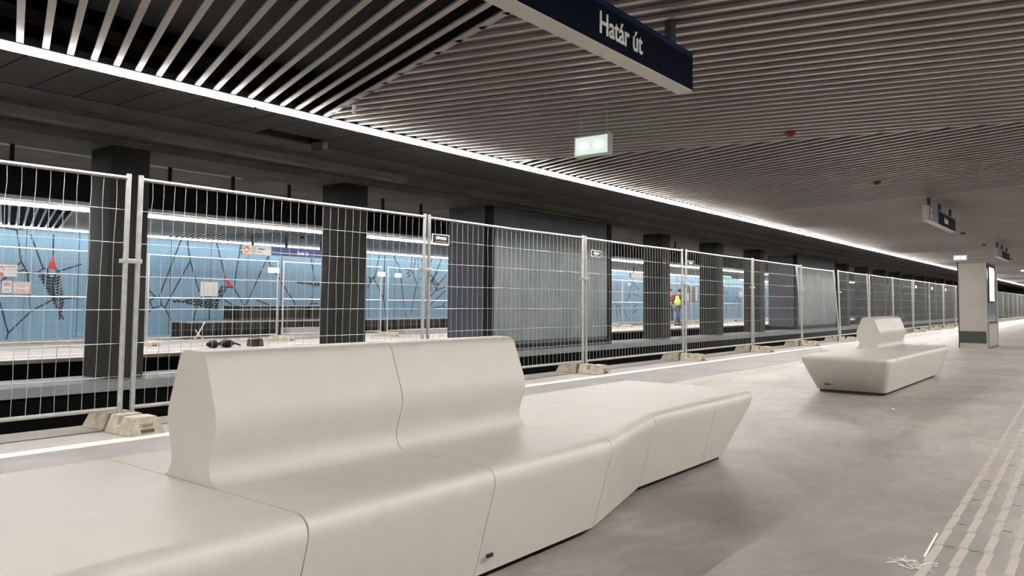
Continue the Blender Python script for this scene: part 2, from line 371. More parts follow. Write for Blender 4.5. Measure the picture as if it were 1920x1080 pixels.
# ------------------------------------------------------------------ mural on the far wall
LINES = [[(7.69, 2.62), (7.79, 1.96), (7.91, 1.76), (7.96, 1.66), (8.07, 0.7)], [(7.79, 1.95), (7.72, 1.85)], [(7.99, 2.65), (8.32, 1.8), (8.22, 1.7), (7.96, 1.66)], [(8.32, 1.8), (8.42, 1.79)], [(7.91, 1.76), (7.72, 1.69)], [(8.54, 2.69), (8.55, 2.13)], [(8.42, 1.79), (8.46, 1.57)], [(8.61, 1.84), (8.67, 1.73), (8.59, 1.57)], [(8.67, 1.73), (9.27, 1.95)], [(8.22, 1.7), (8.47, 1.57)], [(8.07, 0.7), (8.57, 0.99), (9.27, 1.07)], [(8.07, 0.7), (7.57, 0.16), (7.52, -0.02)], [(7.57, 0.16), (7.35, 0.94)], [(7.33, 1.42), (7.48, 1.55)], [(7.69, 2.62), (7.67, 2.74), (7.26, 2.79)], [(7.67, 2.74), (7.95, 2.85)], [(12.1, 2.79), (11.48, 1.13), (11.56, 0.86), (11.29, 0.77), (11.09, 0.61)], [(12.29, 2.81), (12.41, 2.18), (12.73, 1.27)], [(12.41, 2.18), (11.84, 1.14), (11.66, 0.79), (11.87, 0.41)], [(11.57, 0.85), (11.66, 0.79)], [(11.13, 1.31), (11.37, 1.1), (11.2, 0.98), (11.29, 0.77)], [(11.08, 1.04), (11.37, 1.1)], [(13.26, 2.81), (13.58, 1.8), (13.57, 1.46), (13.38, 1.28)], [(12.66, 0.84), (12.57, 0.4)], [(13.09, 0.84), (13.09, 0.43)], [(13.66, 1.41), (13.47, 1.06)], [(14.12, 2.78), (13.91, 1.41)], [(13.91, 1.41), (14.3, 0.86)], [(13.6, 1.43), (13.91, 1.41)], [(15.14, 2.45), (14.36, 0.85)], [(15.17, 2.28), (16.31, 0.87)], [(16.88, 2.49), (17.06, 1.8), (16.97, 0.94), (16.86, 0.85)], [(16.97, 0.94), (17.23, 0.93)], [(13.59, 1.03), (13.96, 0.83)], [(14.75, 1.04), (15.25, 0.87)], [(13.6, 1.43), (13.46, 1.06)], [(15.16, 2.47), (15.19, 2.28)], [(20.08, 2.75), (19.87, 1.88), (19.61, 1.74), (19.53, 1.48)], [(20.37, 2.77), (20.34, 1.16), (20.47, 0.45)], [(19.87, 1.83), (20.34, 1.12)], [(20.82, 2.76), (21.14, 2.36), (21.24, 1.92), (21.51, 0.46)], [(21.35, 2.3), (21.77, 2.23), (21.92, 2.11), (22.11, 1.73), (21.81, 0.48)], [(21.83, 2.77), (21.8, 2.23)], [(22.01, 2.71), (21.92, 2.15)], [(22.3, 1.91), (22.51, 2.06), (22.37, 2.73)], [(22.74, 2.18), (22.92, 2.11), (23.41, 1.69), (23.2, 1.47), (22.83, 1.18)], [(23.34, 2.27), (22.93, 1.75), (22.91, 1.43)], [(23.55, 2.75), (22.93, 1.75)], [(23.86, 2.14), (23.35, 1.69)], [(23.79, 1.63), (23.2, 1.47)], [(23.84, 1.48), (22.71, 0.79)], [(22.71, 0.72), (23.66, 0.84), (23.88, 0.79)], [(23.66, 0.84), (23.8, 1.01)], [(22.96, 2.72), (22.76, 2.11)], [(22.75, 1.61), (22.81, 1.18)], [(37.72, 1.07), (37.95, 0.89), (38.52, 0.87), (39.44, 1.44), (39.78, 2.35)], [(37.95, 0.89), (38.05, 0.08)], [(38.23, 0.87), (38.52, 0.12)], [(38.52, 0.87), (39.38, 0.06)], [(39.83, 2.26), (40.54, 1.81)], [(39.83, 1.56), (40.59, 1.43)], [(40.13, 0.92), (39.83, 0.49)], [(39.44, 1.44), (39.63, 1.3)]]
bm = NB()
for ln in LINES:
    for p, q in zip(ln, ln[1:]): strip(bm, p, q, 0.040, YW-0.006, YW+0.01)
# the same network of lines carries on along the wall where the photo shows only slivers of it
rnd = random.Random(3)
for x0 in (24.5, 27.0, 29.5, 32.5, 35.0, 42.0, 45.0, 49.5, 52.0, 55.0, 58.0, 61.0, 64.0):
    a = (x0+rnd.uniform(0, 1), 2.8); b = (x0+rnd.uniform(0.2, 1.2), rnd.uniform(1.5, 2.0)); c = (b[0]+rnd.uniform(0.3, 0.6), b[1]-rnd.uniform(0.1, 0.3))
    d = (c[0]+rnd.uniform(-0.2, 0.6), 0.1); e = (x0+2.2, 2.7); g = (b[0]-0.7, rnd.uniform(0.4, 0.9))
    for p, q in ((a, b), (b, c), (c, d), (c, e), (b, g)): strip(bm, p, q, 0.040, YW-0.006, YW+0.01)
obj('mural_line', bm, M['crack'], wf)
bm = NB()
for X in (7.9, 9.2, 10.5, 11.8, 13.1, 14.4, 15.7, 17.0, 18.3, 19.6, 20.9, 22.2, 23.5, 39.88, 41.2, 46.4, 50.0): strip(bm, (X, 0), (X, CZ), 0.016, YW-0.004, YW+0.01)
obj('wall_joint', bm, M['crack'], wf)
for tri in ([(8.55, 2.16), (8.42, 1.79), (8.64, 1.80)], [(13.57, 1.80), (13.66, 1.47), (13.91, 1.41)]):
    bm = NB(); prism(bm, tri, 'y', YW-0.008, YW+0.01); obj('red_triangle', bm, M['redmural'], wf)
# striped wing hanging from the first triangle
bm = NB(); zt, zb = 1.60, 0.50
for i in range(15):
    z = zt-0.075*i; xc = 8.585+0.012*i
    wl = 0.36*max(0, 1-i/11.5); wr = 0.17 if i < 9 else max(0.02, 0.17*(1-(i-9)/6))
    if wl > 0.03: strip(bm, (xc-0.01, z-0.055), (xc-wl, z-0.0), 0.056, YW-0.007, YW+0.01)
    strip(bm, (xc+0.02, z-0.06), (xc+wr, z+0.015), 0.050, YW-0.007, YW+0.01)
strip(bm, (8.585, 1.56), (8.60, 1.0), 0.04, YW-0.0075, YW+0.01); strip(bm, (8.60, 1.0), (8.87, 0.48), 0.03, YW-0.0075, YW+0.01)
obj('striped_wing', bm, M['zebra'], wf)
def leaf(x0, x1, zc, h, seed, n):
    bm = NB(); r = random.Random(seed)
    for i in range(n):
        t = (i+0.5)/n; x = x0+(x1-x0)*t; hh = h*min(1, t*1.15)
        k = max(1, int(hh/0.075))
        for j in range(k):
            z = zc+(j-(k-1)/2)*0.075*1.05-0.03*t + r.uniform(-.01, .01)
            s = 1 if (i+j) % 2 else -1
            strip(bm, (x-0.03, z-0.03*s), (x+0.035, z+0.025*s), 0.050, YW-0.007, YW+0.01)
    return obj('striped_leaf', bm, M['zebra'], wf)
leaf(11.9, 13.38, 0.98, 0.46, 1, 24); leaf(16.3, 17.3, 1.63, 0.20, 2, 13)
bm = NB(); 
for a, b in (((13.36, 1.2), (13.5, 1.45)), ((13.40, 1.22), (13.56, 1.36)), ((13.36, 1.1), (13.47, 1.2)), ((13.37, 1.02), (13.52, 1.10)), ((19.55, 1.9), (19.8, 1.86)), ((19.6, 1.8), (19.85, 1.94)), ((19.55, 1.62), (19.75, 1.78)),
             ((40.0, .75), (40.3, 1.0)), ((40.1, .6), (40.5, .75)), ((39.9, .45), (40.2, .62)), ((22.98, 1.95), (23.3, 1.5)), ((23.05, 1.75), (23.35, 1.7)), ((22.9, 1.85), (23.15, 1.95)), ((21.55, 2.1), (21.7, 2.18)), ((21.6, 1.98), (21.75, 2.08))):
    strip(bm, a, b, 0.045, YW-0.007, YW+0.01)
obj('striped_patch', bm, M['zebra'], wf)

# ================================================================== LAMPS
def lamp_run(y, x0, n, L_, mt, name_fn, group, half=0.036):
    t = thing('linear_lamp', name_fn(0), 'lamp', (x0, y, CZ), 0, group)
    boxo('lamp_housing', (0.0, L_-0.01, -half-0.012, half+0.012, -0.004, 0.05), M['rod'], t)
    boxo('lamp_diffuser', (0.012, L_-0.022, -half, half, -0.046, -0.042), mt, t)
    boxo('diffuser_edge', (0.012, L_-0.022, -half-0.002, half+0.002, -0.042, -0.006), M['tubefarside'] if mt is M['tubefar'] else M['tubeside'], t)
    for i in range(1, n): dup(t, (x0+i*L_, y, CZ), name_fn(i))
lamp_run(5.89, 1.90, 44, 2.13, M['tube'], lambda i: ordinal(i)+' glowing linear lamp from the left in the strip over the near platform edge', 'linear lamps over the near platform edge')
lamp_run(15.875, 1.6, 30, 2.13, M['tubefar'], lambda i: ordinal(i)+' glowing linear lamp from the left in the strip over the far platform edge', 'linear lamps over the far platform edge', 0.04)
lamp_run(21.0, 4.0, 30, 2.13, M['tubewall'], lambda i: ordinal(i)+' glowing linear lamp from the left in the strip along the blue wall', 'linear lamps along the blue wall', 0.04)
lamp_run(-0.99, -38.75, 14, 10.65, M['tube'], lambda i: ordinal(i)+' long glowing lamp of the strip over the opposite platform edge', 'linear lamps over the opposite platform edge')
lamp_run(5.89, 1.90-8.52*4, 4, 8.50, M['tube'], lambda i: ordinal(i)+' long lamp of the near strip behind the viewer', 'linear lamps behind the viewer')
lamp_run(15.875, 1.60-8.52*3, 3, 8.50, M['tubefar'], lambda i: ordinal(i)+' long lamp of the far strip behind the viewer', 'linear lamps behind the viewer')

# ================================================================== BENCHES
def fillet(pts, radii, seg=7):
    """open polyline with rounded inner vertices; radii = tangent length per vertex"""
    out = []
    for i, p in enumerate(pts):
        r = radii[i]
        if r <= 0 or i in (0, len(pts)-1): out.append(p); continue
        P = Vector(p); A = Vector(pts[i-1])-P; B = Vector(pts[i+1])-P
        a = P+A.normalized()*r; b = P+B.normalized()*r
        for k in range(seg+1):
            t = k/seg; out.append(tuple(a*(1-t)**2+P*2*t*(1-t)+b*t*t))
    return out
ZS = 0.45
def seat_profile(yf, yb):       # yf = front rim, yb = back rim
    R = 0.085
    return fillet([(yf+0.105, 0.035), (yf-0.012, ZS), (yb+0.012, ZS), (yb-0.105, 0.035)], [0, R, R, 0], 8)
def back_profile(yf, yb, c=2.415):
    R = 0.085
    half = [(yf+0.105, 0.035), (yf-0.012, ZS), (c-0.125, ZS), (c-0.115, 0.53), (c-0.158, 0.655), (c-0.072, 0.885)]
    rr = [0, R, 0.06, 0.02, 0.05, 0.035]
    oth = [(2*c-y, z) for y, z in half]; oth[0] = (yb-0.105, 0.035); oth[1] = (yb+0.012, ZS)
    return fillet(half+oth[::-1], rr+rr[::-1], 8)
def loft(name, prof0, prof1, x0, x1, parent, n=1):
    bm = NB(); rows = []
    for i in range(n+1):
        t = i/n; rows.append([bm.verts.new((x0+(x1-x0)*t, a[0]*(1-t)+b[0]*t, a[1]*(1-t)+b[1]*t)) for a, b in zip(prof0, prof1)])
    k = len(prof0)
    for A, B in zip(rows, rows[1:]):
        for i in range(k-1): bm.faces.new([A[i], A[i+1], B[i+1], B[i]])
        bm.faces.new([A[k-1], A[0], B[0], B[k-1]])
    bm.faces.new(rows[0]); bm.faces.new(rows[-1][::-1])
    # tiny eased edge where modules meet
    return obj(name, bm, M['bench'], parent, smooth=True, angle=0.7)
def end_module(parent, x0, x1, yf, yb, slant=0.34):
    """last module: rounded, undercut end. x0 joins its neighbour, x1 is the rim of the end"""
    s = 1 if x1 > x0 else -1; bm = NB()
    V = lambda x, y, z: bm.verts.new((x, y, z))
    b0 = V(x0, yf+0.105, 0.035); b1 = V(x0, yb-0.105, 0.035); b2 = V(x1-s*slant, yb-0.105, 0.035); b3 = V(x1-s*slant, yf+0.105, 0.035)
    t0 = V(x0, yf-0.012, ZS); t1 = V(x0, yb+0.012, ZS); t2 = V(x1+s*0.01, yb+0.012, ZS); t3 = V(x1+s*0.01, yf-0.012, ZS)
    for q in ((b0, b1, b2, b3), (t0, t3, t2, t1), (b0, b3, t3, t0), (b2, b1, t1, t2), (b3, b2, t2, t3), (b0, t0, t1, b1)): bm.faces.new(q)
    bm.edges.ensure_lookup_table()
    E_ = [e for e in bm.edges if {e.verts[0], e.verts[1]} in ({t0, t3}, {t1, t2}, {t2, t3}, {b2, t2}, {b3, t3})]
    bmesh.ops.bevel(bm, geom=E_, offset=0.08, segments=8, affect='EDGES', profile=0.5)
    return obj('seat_module', bm, M['bench'], parent, smooth=True, angle=0.9)
def make_bench(label, loc, rz, N0=1.985, xn=5.56, sn_=0.34, xw=0.50, sw_=0.34, W1=3.055):
    t = thing('bench', label, 'bench', loc, rz, None)
    g = 0.0022; W0 = 1.775
    sw, sn = seat_profile(W0, W1), seat_profile(N0, W1); bk = back_profile(W0, W1)
    end_module(t, 1.42-g, xw, W0, W1, sw_)
    loft('backrest_module', bk, bk, 1.42+g, 2.27-g, t); loft('backrest_module', bk, bk, 2.27+g, 3.12-g, t)
    loft('seat_module', sw, sn, 3.12+g, 3.96-g, t)
    loft('seat_module', sn, sn, 3.96+g, 4.80-g, t)
    end_module(t, 4.80+g, xn, N0, W1, sn_)
    xa, xb, yn = xw+sw_+0.03, xn-sn_-0.03, N0+0.15
    bm = NB(); prism(bm, [(xa, 1.93), (3.1, 1.93), (3.9, yn), (xb, yn), (xb, W1-0.14), (xa, W1-0.14)], 'z', 0, 0.04)
    obj('plinth', bm, M['plinth'], t)
    return t
b1 = make_bench('large white moulded bench in the foreground with its backrest towards the fence', (0, 0, 0), 0)
b2 = make_bench('smaller looking white moulded bench farther down the platform before the steel column', (14.97, 5.115, 0), math.pi, 2.13, 5.30, 0.32, 1.18, 0.45, 3.12)
bm = NB(); box(bm, 2.30, 2.335, 1.838, 1.846, 0.105, 0.118)
obj('maker_plate', bm, M['ink'], b1)
bm = NB(); box(bm, 5.038, 5.050, 2.36, 2.43, 0.095, 0.108)
o = obj('maker_plate', bm, M['ink'], b2)

# ================================================================== FENCE (near platform)
PW = 3.40    # panel width between post centres
def make_panel(name, pw, mid_rail, seed, hz, vstep=0.1, wr=0.0024, jitter=0.006, label='', cat='fence', group=None, low=0.175, postr=0.021):
    t = thing(name, label, cat, (0, 0, 0), 0, group); r = random.Random(seed)
    for x in (0.0, pw):
        bm = NB(); tube(bm, [(x, 0, 0.142), (x, 0, 2.07)], postr, 10); obj('post', bm, M['steel'], t, smooth=True)
    bm = NB(); tube(bm, [(0, 0, 2.035), (pw*0.5, 0, 2.028), (pw, 0, 2.035)], 0.0165, 8); obj('top_rail', bm, M['steel'], t, smooth=True)
    bm = NB(); tube(bm, [(0, 0, low), (pw, 0, low)], 0.0165, 8); obj('bottom_rail', bm, M['steel'], t, smooth=True)
    if mid_rail:
        bm = NB(); tube(bm, [(0, 0, 1.07), (pw, 0, 1.07)], 0.0145, 6); obj('middle_rail', bm, M['steel'], t)
    bm = NB(); n = int(pw/vstep); zs = [2.03, 1.9] + hz + [low]
    for i in range(1, n+1):
        x = i*pw/(n+1); pts = []; jx = 0
        for z in zs:
            jx = r.uniform(-jitter, jitter); pts.append((x+(jx if z not in (2.03, low) else 0), -0.004, z))
        tube(bm, pts, wr, 4, cap=False)
    for z in hz:
        k = 7; pts = [(pw*j/k, 0.002, z+(r.uniform(-1, 1)*jitter*0.7 if 0 < j < k else 0)) for j in range(k+1)]
        tube(bm, pts, wr, 4, cap=False)
    obj('wire_mesh', bm, M['wire'], t)
    return t
HZ = [1.775, 1.505, 1.235, 0.965, 0.695, 0.43]
FY = 6.23
def near_label(i): return ordinal(i)+' galvanised mesh fence panel from the left along the near platform edge'
protos = []
NP = 30
jx = [3.09+3.5*i for i in range(-1, NP)]           # joints
for i in range(NP):
    x0 = jx[i]+0.052
    rx = 0.0
    if i in (6, 7): rx = -0.085 if i == 6 else -0.035
    rx += [0.012, 0.012, 0, -.008, .01, 0][i % 6]
    if i < 3: t = make_panel('site_fence', PW-0.002, False, i+1, HZ, label=near_label(i), group='mesh fence panels of the near platform'); t.location = (x0, FY, 0); protos.append(t)
    else: t = dup(protos[i % 3], (x0, FY, 0), near_label(i))
    t.rotation_euler.x = rx
    y2 = 0.0
# clamps at the joints (held by the posts: things of their own)
def make_clamp(label):
    t = thing('pipe_clamp', label, 'clamp', (0, 0, 0), 0, 'clamps joining the near fence panels')
    bm = NB(); box(bm, -0.076, 0.076, -0.036, -0.024, -0.018, 0.018); box(bm, -0.076, 0.076, 0.024, 0.036, -0.018, 0.018)
    for s in (-1, 1): box(bm, s*0.076-0.006, s*0.076+0.006, -0.034, 0.034, -0.018, 0.018)
    bmesh.ops.bevel(bm, geom=list(bm.edges), offset=0.003, segments=1, affect='EDGES')
    cb = obj('clamp_band', bm, M['steel'], t)
    bm = NB(); tube(bm, [(0, -0.046, 0), (0, 0.046, 0)], 0.006, 8); obj('bolt', bm, M['steel'], cb)
    return t
cl = None
for i in range(1, 20):
    lb = 'steel clamp joining the '+ordinal(i-1)+' and '+ordinal(i)+' near fence panels'
    z = 1.36 if i == 1 else 1.42
    if cl is None: cl = make_clamp(lb); cl.location = (jx[i], FY, z)
    else: dup(cl, (jx[i], FY, z), lb)
# concrete feet
def make_foot(label):
    t = thing('concrete_block', label, 'concrete block', (0, 0, 0), 0, 'concrete feet of the near fence')
    # outline along y (length 0.86) with notches, trapezoid across x
    for nm, ya, yb in (('block_half', -0.41, 0.018), ('block_half', 0.030, 0.40)):
        bm = NB(); h = 0.135; ca, cb = (0.05, 0.012) if ya < 0 else (0.012, 0.05)
        segs = [(ya+ca, h)]
        L_ = yb-ya-ca-cb
        segs += [(ya+ca+L_*0.42, h), (ya+ca+L_*0.44, h*0.45), (ya+ca+L_*0.60, h*0.45), (ya+ca+L_*0.62, h), (yb-cb, h)]
        # body lofted: bottom wider than top
        bot = [(ya, 0.0)]+[(y, 0.0) for y, _ in segs[1:-1]]+[(yb, 0.0)]
        rows = []
        for (yt, zt), (yb_, _) in zip(segs, bot):
            xt = 0.095 + (h-zt)*0.4
            rows.append([bm.verts.new((-0.145, yb_, 0)), bm.verts.new((-xt, yt, zt)), bm.verts.new((xt, yt, zt)), bm.verts.new((0.145, yb_, 0))])
        for A, B in zip(rows, rows[1:]):
            for k in range(3): bm.faces.new([A[k], A[k+1], B[k+1], B[k]])
            bm.faces.new([A[3], A[0], B[0], B[3]])
        bm.faces.new(rows[0]); bm.faces.new(rows[-1][::-1])
        bmesh.ops.bevel(bm, geom=list(bm.edges), offset=0.004, segments=2, affect='EDGES')
        obj(nm, bm, M['foot'], t)
    bm = NB(); box(bm, -0.05, 0.055, -0.4035, -0.392, 0.004, 0.045); obj('handle_pocket', bm, mat('foot_pocket', (0.13, 0.10, 0.06, 1), 0.9), t)
    bm = NB(); box(bm, -0.05, 0.05, -0.388, -0.375, 0.075, 0.088); obj('handle_ledge', bm, M['foot'], t)
    return t
ft = None
for i in range(0, NP):
    if i == 0: continue
    lb = 'concrete fence foot under the joint of the '+ordinal(i-1)+' and '+ordinal(i)+' near fence panels'
    if ft is None: ft = make_foot(lb); ft.location = (jx[i]-0.02, FY, 0.004)
    else: dup(ft, (jx[i]+random.uniform(-.05, .05), FY+random.uniform(-.03, .03), 0.004), lb, rz=random.uniform(-.12, .12))
# small name plates wired to the mesh
def plate(x0, x1, z0, z1, lab, tilt=0.0, word='nigccs'):
    c = ((x0+x1)/2, (z0+z1)/2); hw, hh = (x1-x0)/2, (z1-z0)/2
    t = thing('name_plate', lab, 'name plate', (c[0], FY-0.034, c[1])); t.rotation_euler = (0, tilt, 0)
    boxo('plate_border', (-hw, hw, 0.0, 0.004, -hh, hh), M['white'], t)
    pf = boxo('plate_face', (-hw+0.012, hw-0.012, -0.002, 0.001, -hh+0.010, hh-0.010), M['ink'], t)
    text('plate_word', word, hh*1.05, M['white'], pf, (0, -0.004, hh*0.22), 1.25, bold=0.003, depth=0.001)
    boxo('plate_line', (-hw*0.7, hw*0.7, -0.004, -0.002, -hh*0.62, -hh*0.54), M['white'], t)
plate(6.66, 6.96, 1.735, 1.85, 'black and white plate on the third fence panel, the largest in view')
plate(10.23, 10.52, 1.755, 1.86, 'black and white plate on the fourth fence panel before the grey cabin', 0.02)
plate(13.66, 13.95, 1.76, 1.86, 'black and white plate on the fifth fence panel over the lit gap', 0.0)
for k, i in enumerate((10, 11, 12)):
    x = jx[i]+0.35; t = boxo('name_plate', (x, x+0.3, FY-0.036, FY-0.030, 1.74, 1.86), M['white'])
    tag(t, 'small pale plate on the distant '+ordinal(i)+' fence panel', 'name plate')

# ================================================================== COLUMNS AND CABINS
colp = None; k = 0
for i in range(0, 24):
    x = 4.80+4.03*i
    if i in (2, 3, 7, 8): continue
    lb = 'dark concrete column between the tracks, '+ordinal(k)+' from the left'; k += 1
    if colp is None:
        colp = boxo('column', (0, 0.52, 0, 0.62, 0, 3.09), M['column'], bevel=0.012); colp.location = (x, 10.27, 0)
        tag(colp, lb, 'column', 'columns between the tracks')
    else:
        c = colp.copy(); COL.objects.link(c); c.location = (x, 10.27, 0); c['label'] = lb
def cabin(x0, x1, lab):
    t = thing('equipment_cabin', lab, 'cabin', (x0, 10.2, 0))
    W = x1-x0
    boxo('cabin_body', (0.02, W-0.02, 0.02, 1.15, 0.12, 3.085), M['cab_dark'], t)
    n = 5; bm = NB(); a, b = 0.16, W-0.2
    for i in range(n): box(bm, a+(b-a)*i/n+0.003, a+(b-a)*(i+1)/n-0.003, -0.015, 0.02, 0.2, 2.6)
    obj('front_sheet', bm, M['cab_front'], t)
    boxo('upper_sheet', (0.16, W-0.2, -0.005, 0.02, 2.6, 3.08), M['cab_dark'], t)
    boxo('corner_trim', (0, 0.14, -0.01, 0.12, 0.0, 3.08), M['black'], t)
    boxo('corner_trim', (W-0.18, W, -0.03, 0.12, 0.0, 3.08), M['black'], t)
    boxo('side_sheet', (-0.0, 0.02, 0.14, 1.15, 0.12, 2.75), M['cab_dark'], t)
    boxo('skirt', (0.14, W-0.18, 0.03, 1.1, 0.0, 0.12), M['black'], t)
cabin(12.72, 17.80, 'large grey cabin with a pale smeared front standing between the tracks')
cabin(33.0, 38.95, 'distant grey cabin between the tracks, seen past the white bench')
# cable tray along the beam and hanging conduits
bm = NB(); prism(bm, [(9.98, 3.22), (10.12, 3.2), (10.22, 3.24), (10.22, 3.36), (10.12, 3.40), (9.98, 3.38)], 'x', -2, 10.05)
tag(obj('cable_duct', bm, mat('duct_grey', (0.24, 0.225, 0.2, 1), 0.6, noise=(1.5, .15, 4))), 'long grey duct running along the beam above the columns', 'duct')
bm = NB(); box(bm, -2, 8.4, 12.7, 12.8, 3.325, 3.355)
tag(obj('cable_tray', bm, mat('pale_tray', (0.5, 0.56, 0.62, 1), 0.6)), 'thin pale strip under the ceiling over the far track', 'cable tray')
hp = None
hx = [4.06, 6.34, 7.48, 8.64, 10.97, 12.1, 14.4, 15.5, 18.9, 20.0, 23.4, 24.6]
for i, x in enumerate(hx):
    lb = 'dark hanging rod over the far track, '+ordinal(i)+' from the left'
    if hp is None:
        bm = NB(); box(bm, -0.022, 0.022, -0.022, 0.022, -0.5, 0); hp = tag(obj('hanging_rod', bm, M['black'], loc=(x, 11.6, 3.36)), lb, 'rod', 'hanging rods over the far track')
    else:
        c = hp.copy(); COL.objects.link(c); c.location = (x, 11.6, 3.36); c['label'] = lb
bm = NB(); box(bm, -2, 40, 11.64, 11.72, 3.27, 3.33)
tag(obj('rod_rail', bm, M['black']), 'long black rail that carries the hanging rods over the far track', 'rail')
# hatch flap beside the open panel
bm = NB(); prism(bm, [(5.50, 6.8), (5.56, 6.78), (5.56, 7.0), (5.50, 7.0)], 'z', 2.74, 2.82)
tag(obj('hatch_flap', bm, M['panel']), 'small pale flap at the open hatch in the ceiling panels left of the lamp strip', 'flap')

# ================================================================== SIGNS
def big_sign(x0, L_, yc, zb, lab, face, near_white, ht=0.25, th=0.10, word='Határ út', twx=None, ts=0.135, far=False):
    t = thing('station_sign', lab, 'sign', (x0, yc, zb))
    boxo('sign_body', (0, L_, -th/2+0.004, th/2-0.004, 0.012, ht), M['signmetal'] if far else M['signmetal'], t)
    boxo('bottom_cap', (0, L_+0.004, -th/2, th/2, 0, 0.012), M['signmetal'], t)
    wx = L_*0.31 if near_white else 0.0
    nf = boxo('name_face', (wx, L_, -th/2-0.004, -th/2+0.004, 0.014, ht-0.03), face, t)
    boxo('blue_rim', (wx, L_+0.004, -th/2-0.005, th/2, ht-0.03, ht+0.004), M['bluerim'] if not far else face, t)
    boxo('end_cap', (L_, L_+0.004, -th/2-0.004, th/2, 0.012, ht-0.03), face, t)
    if near_white: boxo('direction_face', (0.01, wx, -th/2-0.004, -th/2+0.004, 0.014, ht-0.004), M['paper'] if far else M['signgrey'], t)
    if word: text('station_name', word, ts, M['white'] if not far else M['paper'], nf, (twx if twx else (wx+L_)/2, -th/2-0.006, ht*0.47), 0.84, bold=0.0022)
    for q in (0.12, 0.5, 0.93):
        boxo('hanger', (L_*q-0.035, L_*q+0.035, -0.02, 0.02, ht, 2.90-zb), M['rod'], t)
    return t, wx
s1, _ = big_sign(1.72, 2.95, 2.13, 2.42, 'large navy hanging sign reading Határ út at the top of the view', M['navy'], True, twx=2.02, ts=0.168)
s2, wx = big_sign(14.1, 2.6, 2.33, 2.42, 'hanging station sign farther along with a pale left part and dark blue right part', M['navy'], True, twx=1.6)
bm = NB(); box(bm, 0.12, 0.2, -0.058, -0.054, 0.15, 0.22); box(bm, 0.12, 0.2, -0.058, -0.054, 0.05, 0.12); obj('direction_mark', bm, M['pinkprint'], s2)
s3, _ = big_sign(25.5, 2.95, 2.53, 2.42, 'small distant hanging station sign beyond the steel column', M['navy'], True, word=None)
s4, _ = big_sign(37.2, 2.95, 2.72, 2.42, 'farthest hanging station sign at the right edge of the view', M['navy'], True, word=None)
sf, wx = big_sign(12.25, 2.95, 18.5, 2.29, 'blue and white hanging sign reading Határ út over the far platform', M['navy_far'], True, twx=2.02, ts=0.14, far=True)
def ring(bm, cx, cz, r0, r1, y0, y1, n=28, a0=0, a1=2*math.pi):
    for k in range(n):
        u, v = a0+(a1-a0)*k/n, a0+(a1-a0)*(k+1)/n
        prism(bm, [(cx+r0*math.cos(u), cz+r0*math.sin(u)), (cx+r1*math.cos(u), cz+r1*math.sin(u)), (cx+r1*math.cos(v), cz+r1*math.sin(v)), (cx+r0*math.cos(v), cz+r0*math.sin(v))], 'y', y0, y1)
bm = NB(); prism(bm, [(0.12+0.095*math.cos(2*math.pi*k/24), 0.13+0.095*math.sin(2*math.pi*k/24)) for k in range(24)], 'y', -0.060, -0.053); ad_ = obj('arrow_disc', bm, M['orange'], sf)
bm = NB(); strip(bm, (0.07, 0.13), (0.18, 0.13), 0.022, -0.064, -0.059); strip(bm, (0.07, 0.13), (0.12, 0.175), 0.022, -0.064, -0.059); strip(bm, (0.07, 0.13), (0.12, 0.085), 0.022, -0.064, -0.059); obj('arrow', bm, M['white'], ad_)
bm = NB(); ring(bm, 0.34, 0.13, 0.07, 0.078, -0.060, -0.053); strip(bm, (0.34, 0.13), (0.34, 0.17), 0.01, -0.06, -0.053); strip(bm, (0.34, 0.13), (0.315, 0.11), 0.01, -0.06, -0.053); obj('clock_symbol', bm, M['ink'], sf)
text('direction_word', 'Kijárat', 0.085, M['ink'], sf, (0.60, -0.056, 0.17), 1.0, bold=0.001); text('direction_word', 'Exit', 0.06, M['ink'], sf, (0.53, -0.056, 0.085), 1.0)
f2, _ = big_sign(34.2, 2.95, 18.5, 2.29, 'pale hanging sign over the far platform seen through the gap after the grey cabin', M['paper'], True, word=None, far=True)

def exit_sign(x, y0, y1, z0, z1, lab, green=True):
    w_ = y1-y0; h = z1-z0
    t = thing('exit_sign', lab, 'exit sign', (x, (y0+y1)/2, z0))
    boxo('sign_housing', (0, 0.07, -w_/2, w_/2, 0, h), M['signmetal'], t, bevel=0.004)
    boxo('lit_face', (-0.003, 0.003, -w_/2+0.016, w_/2-0.016, 0.016, h-0.016), M['exitglow'], t)
    for s in (-1, 1):
        bm = NB(); prism(bm, [(s*w_*0.2+w_*0.14*math.cos(2*math.pi*k/24), h/2+h*0.22*math.sin(2*math.pi*k/24)) for k in range(24)], 'x', -0.0045, -0.002)
        obj('lamp_spot', bm, M['exithot'], t)
    if green: boxo('green_face', (0.067, 0.073, -w_/2+0.012, w_/2-0.012, 0.012, h-0.012), M['green'], t)
    for s in (-1, 1): boxo('hanger', (0.033, 0.037, s*w_*0.38-0.002, s*w_*0.38+0.002, h, CZ-z0), M['signmetal'], t)
exit_sign(6.08, 3.50, 3.87, 2.40, 2.595, 'lit rectangular exit sign under the slatted ceiling right of the lamp strip')
exit_sign(27.2, 3.42, 3.79, 2.42, 2.59, 'small lit exit sign just above the steel column')
exit_sign(17.5, 1.35, 1.65, 2.55, 2.70, 'unlit back of a distant exit sign near the second station sign') if False else None
t = thing('green_sign', 'long green lit sign over the far platform seen between columns', 'exit sign', (42.0, 17.2, 2.44))
boxo('sign_housing', (0, 3.0, -0.03, 0.03, 0, 0.26), M['black'], t)
boxo('green_face', (0.03, 1.8, -0.036, -0.028, 0.10, 0.2), M['green'], t); boxo('green_face', (0.03, 2.9, -0.036, -0.028, 0.02, 0.05), M['green'], t)
boxo('hanger', (1.4, 1.44, -0.01, 0.01, 0.26, 0.44), M['rod'], t)
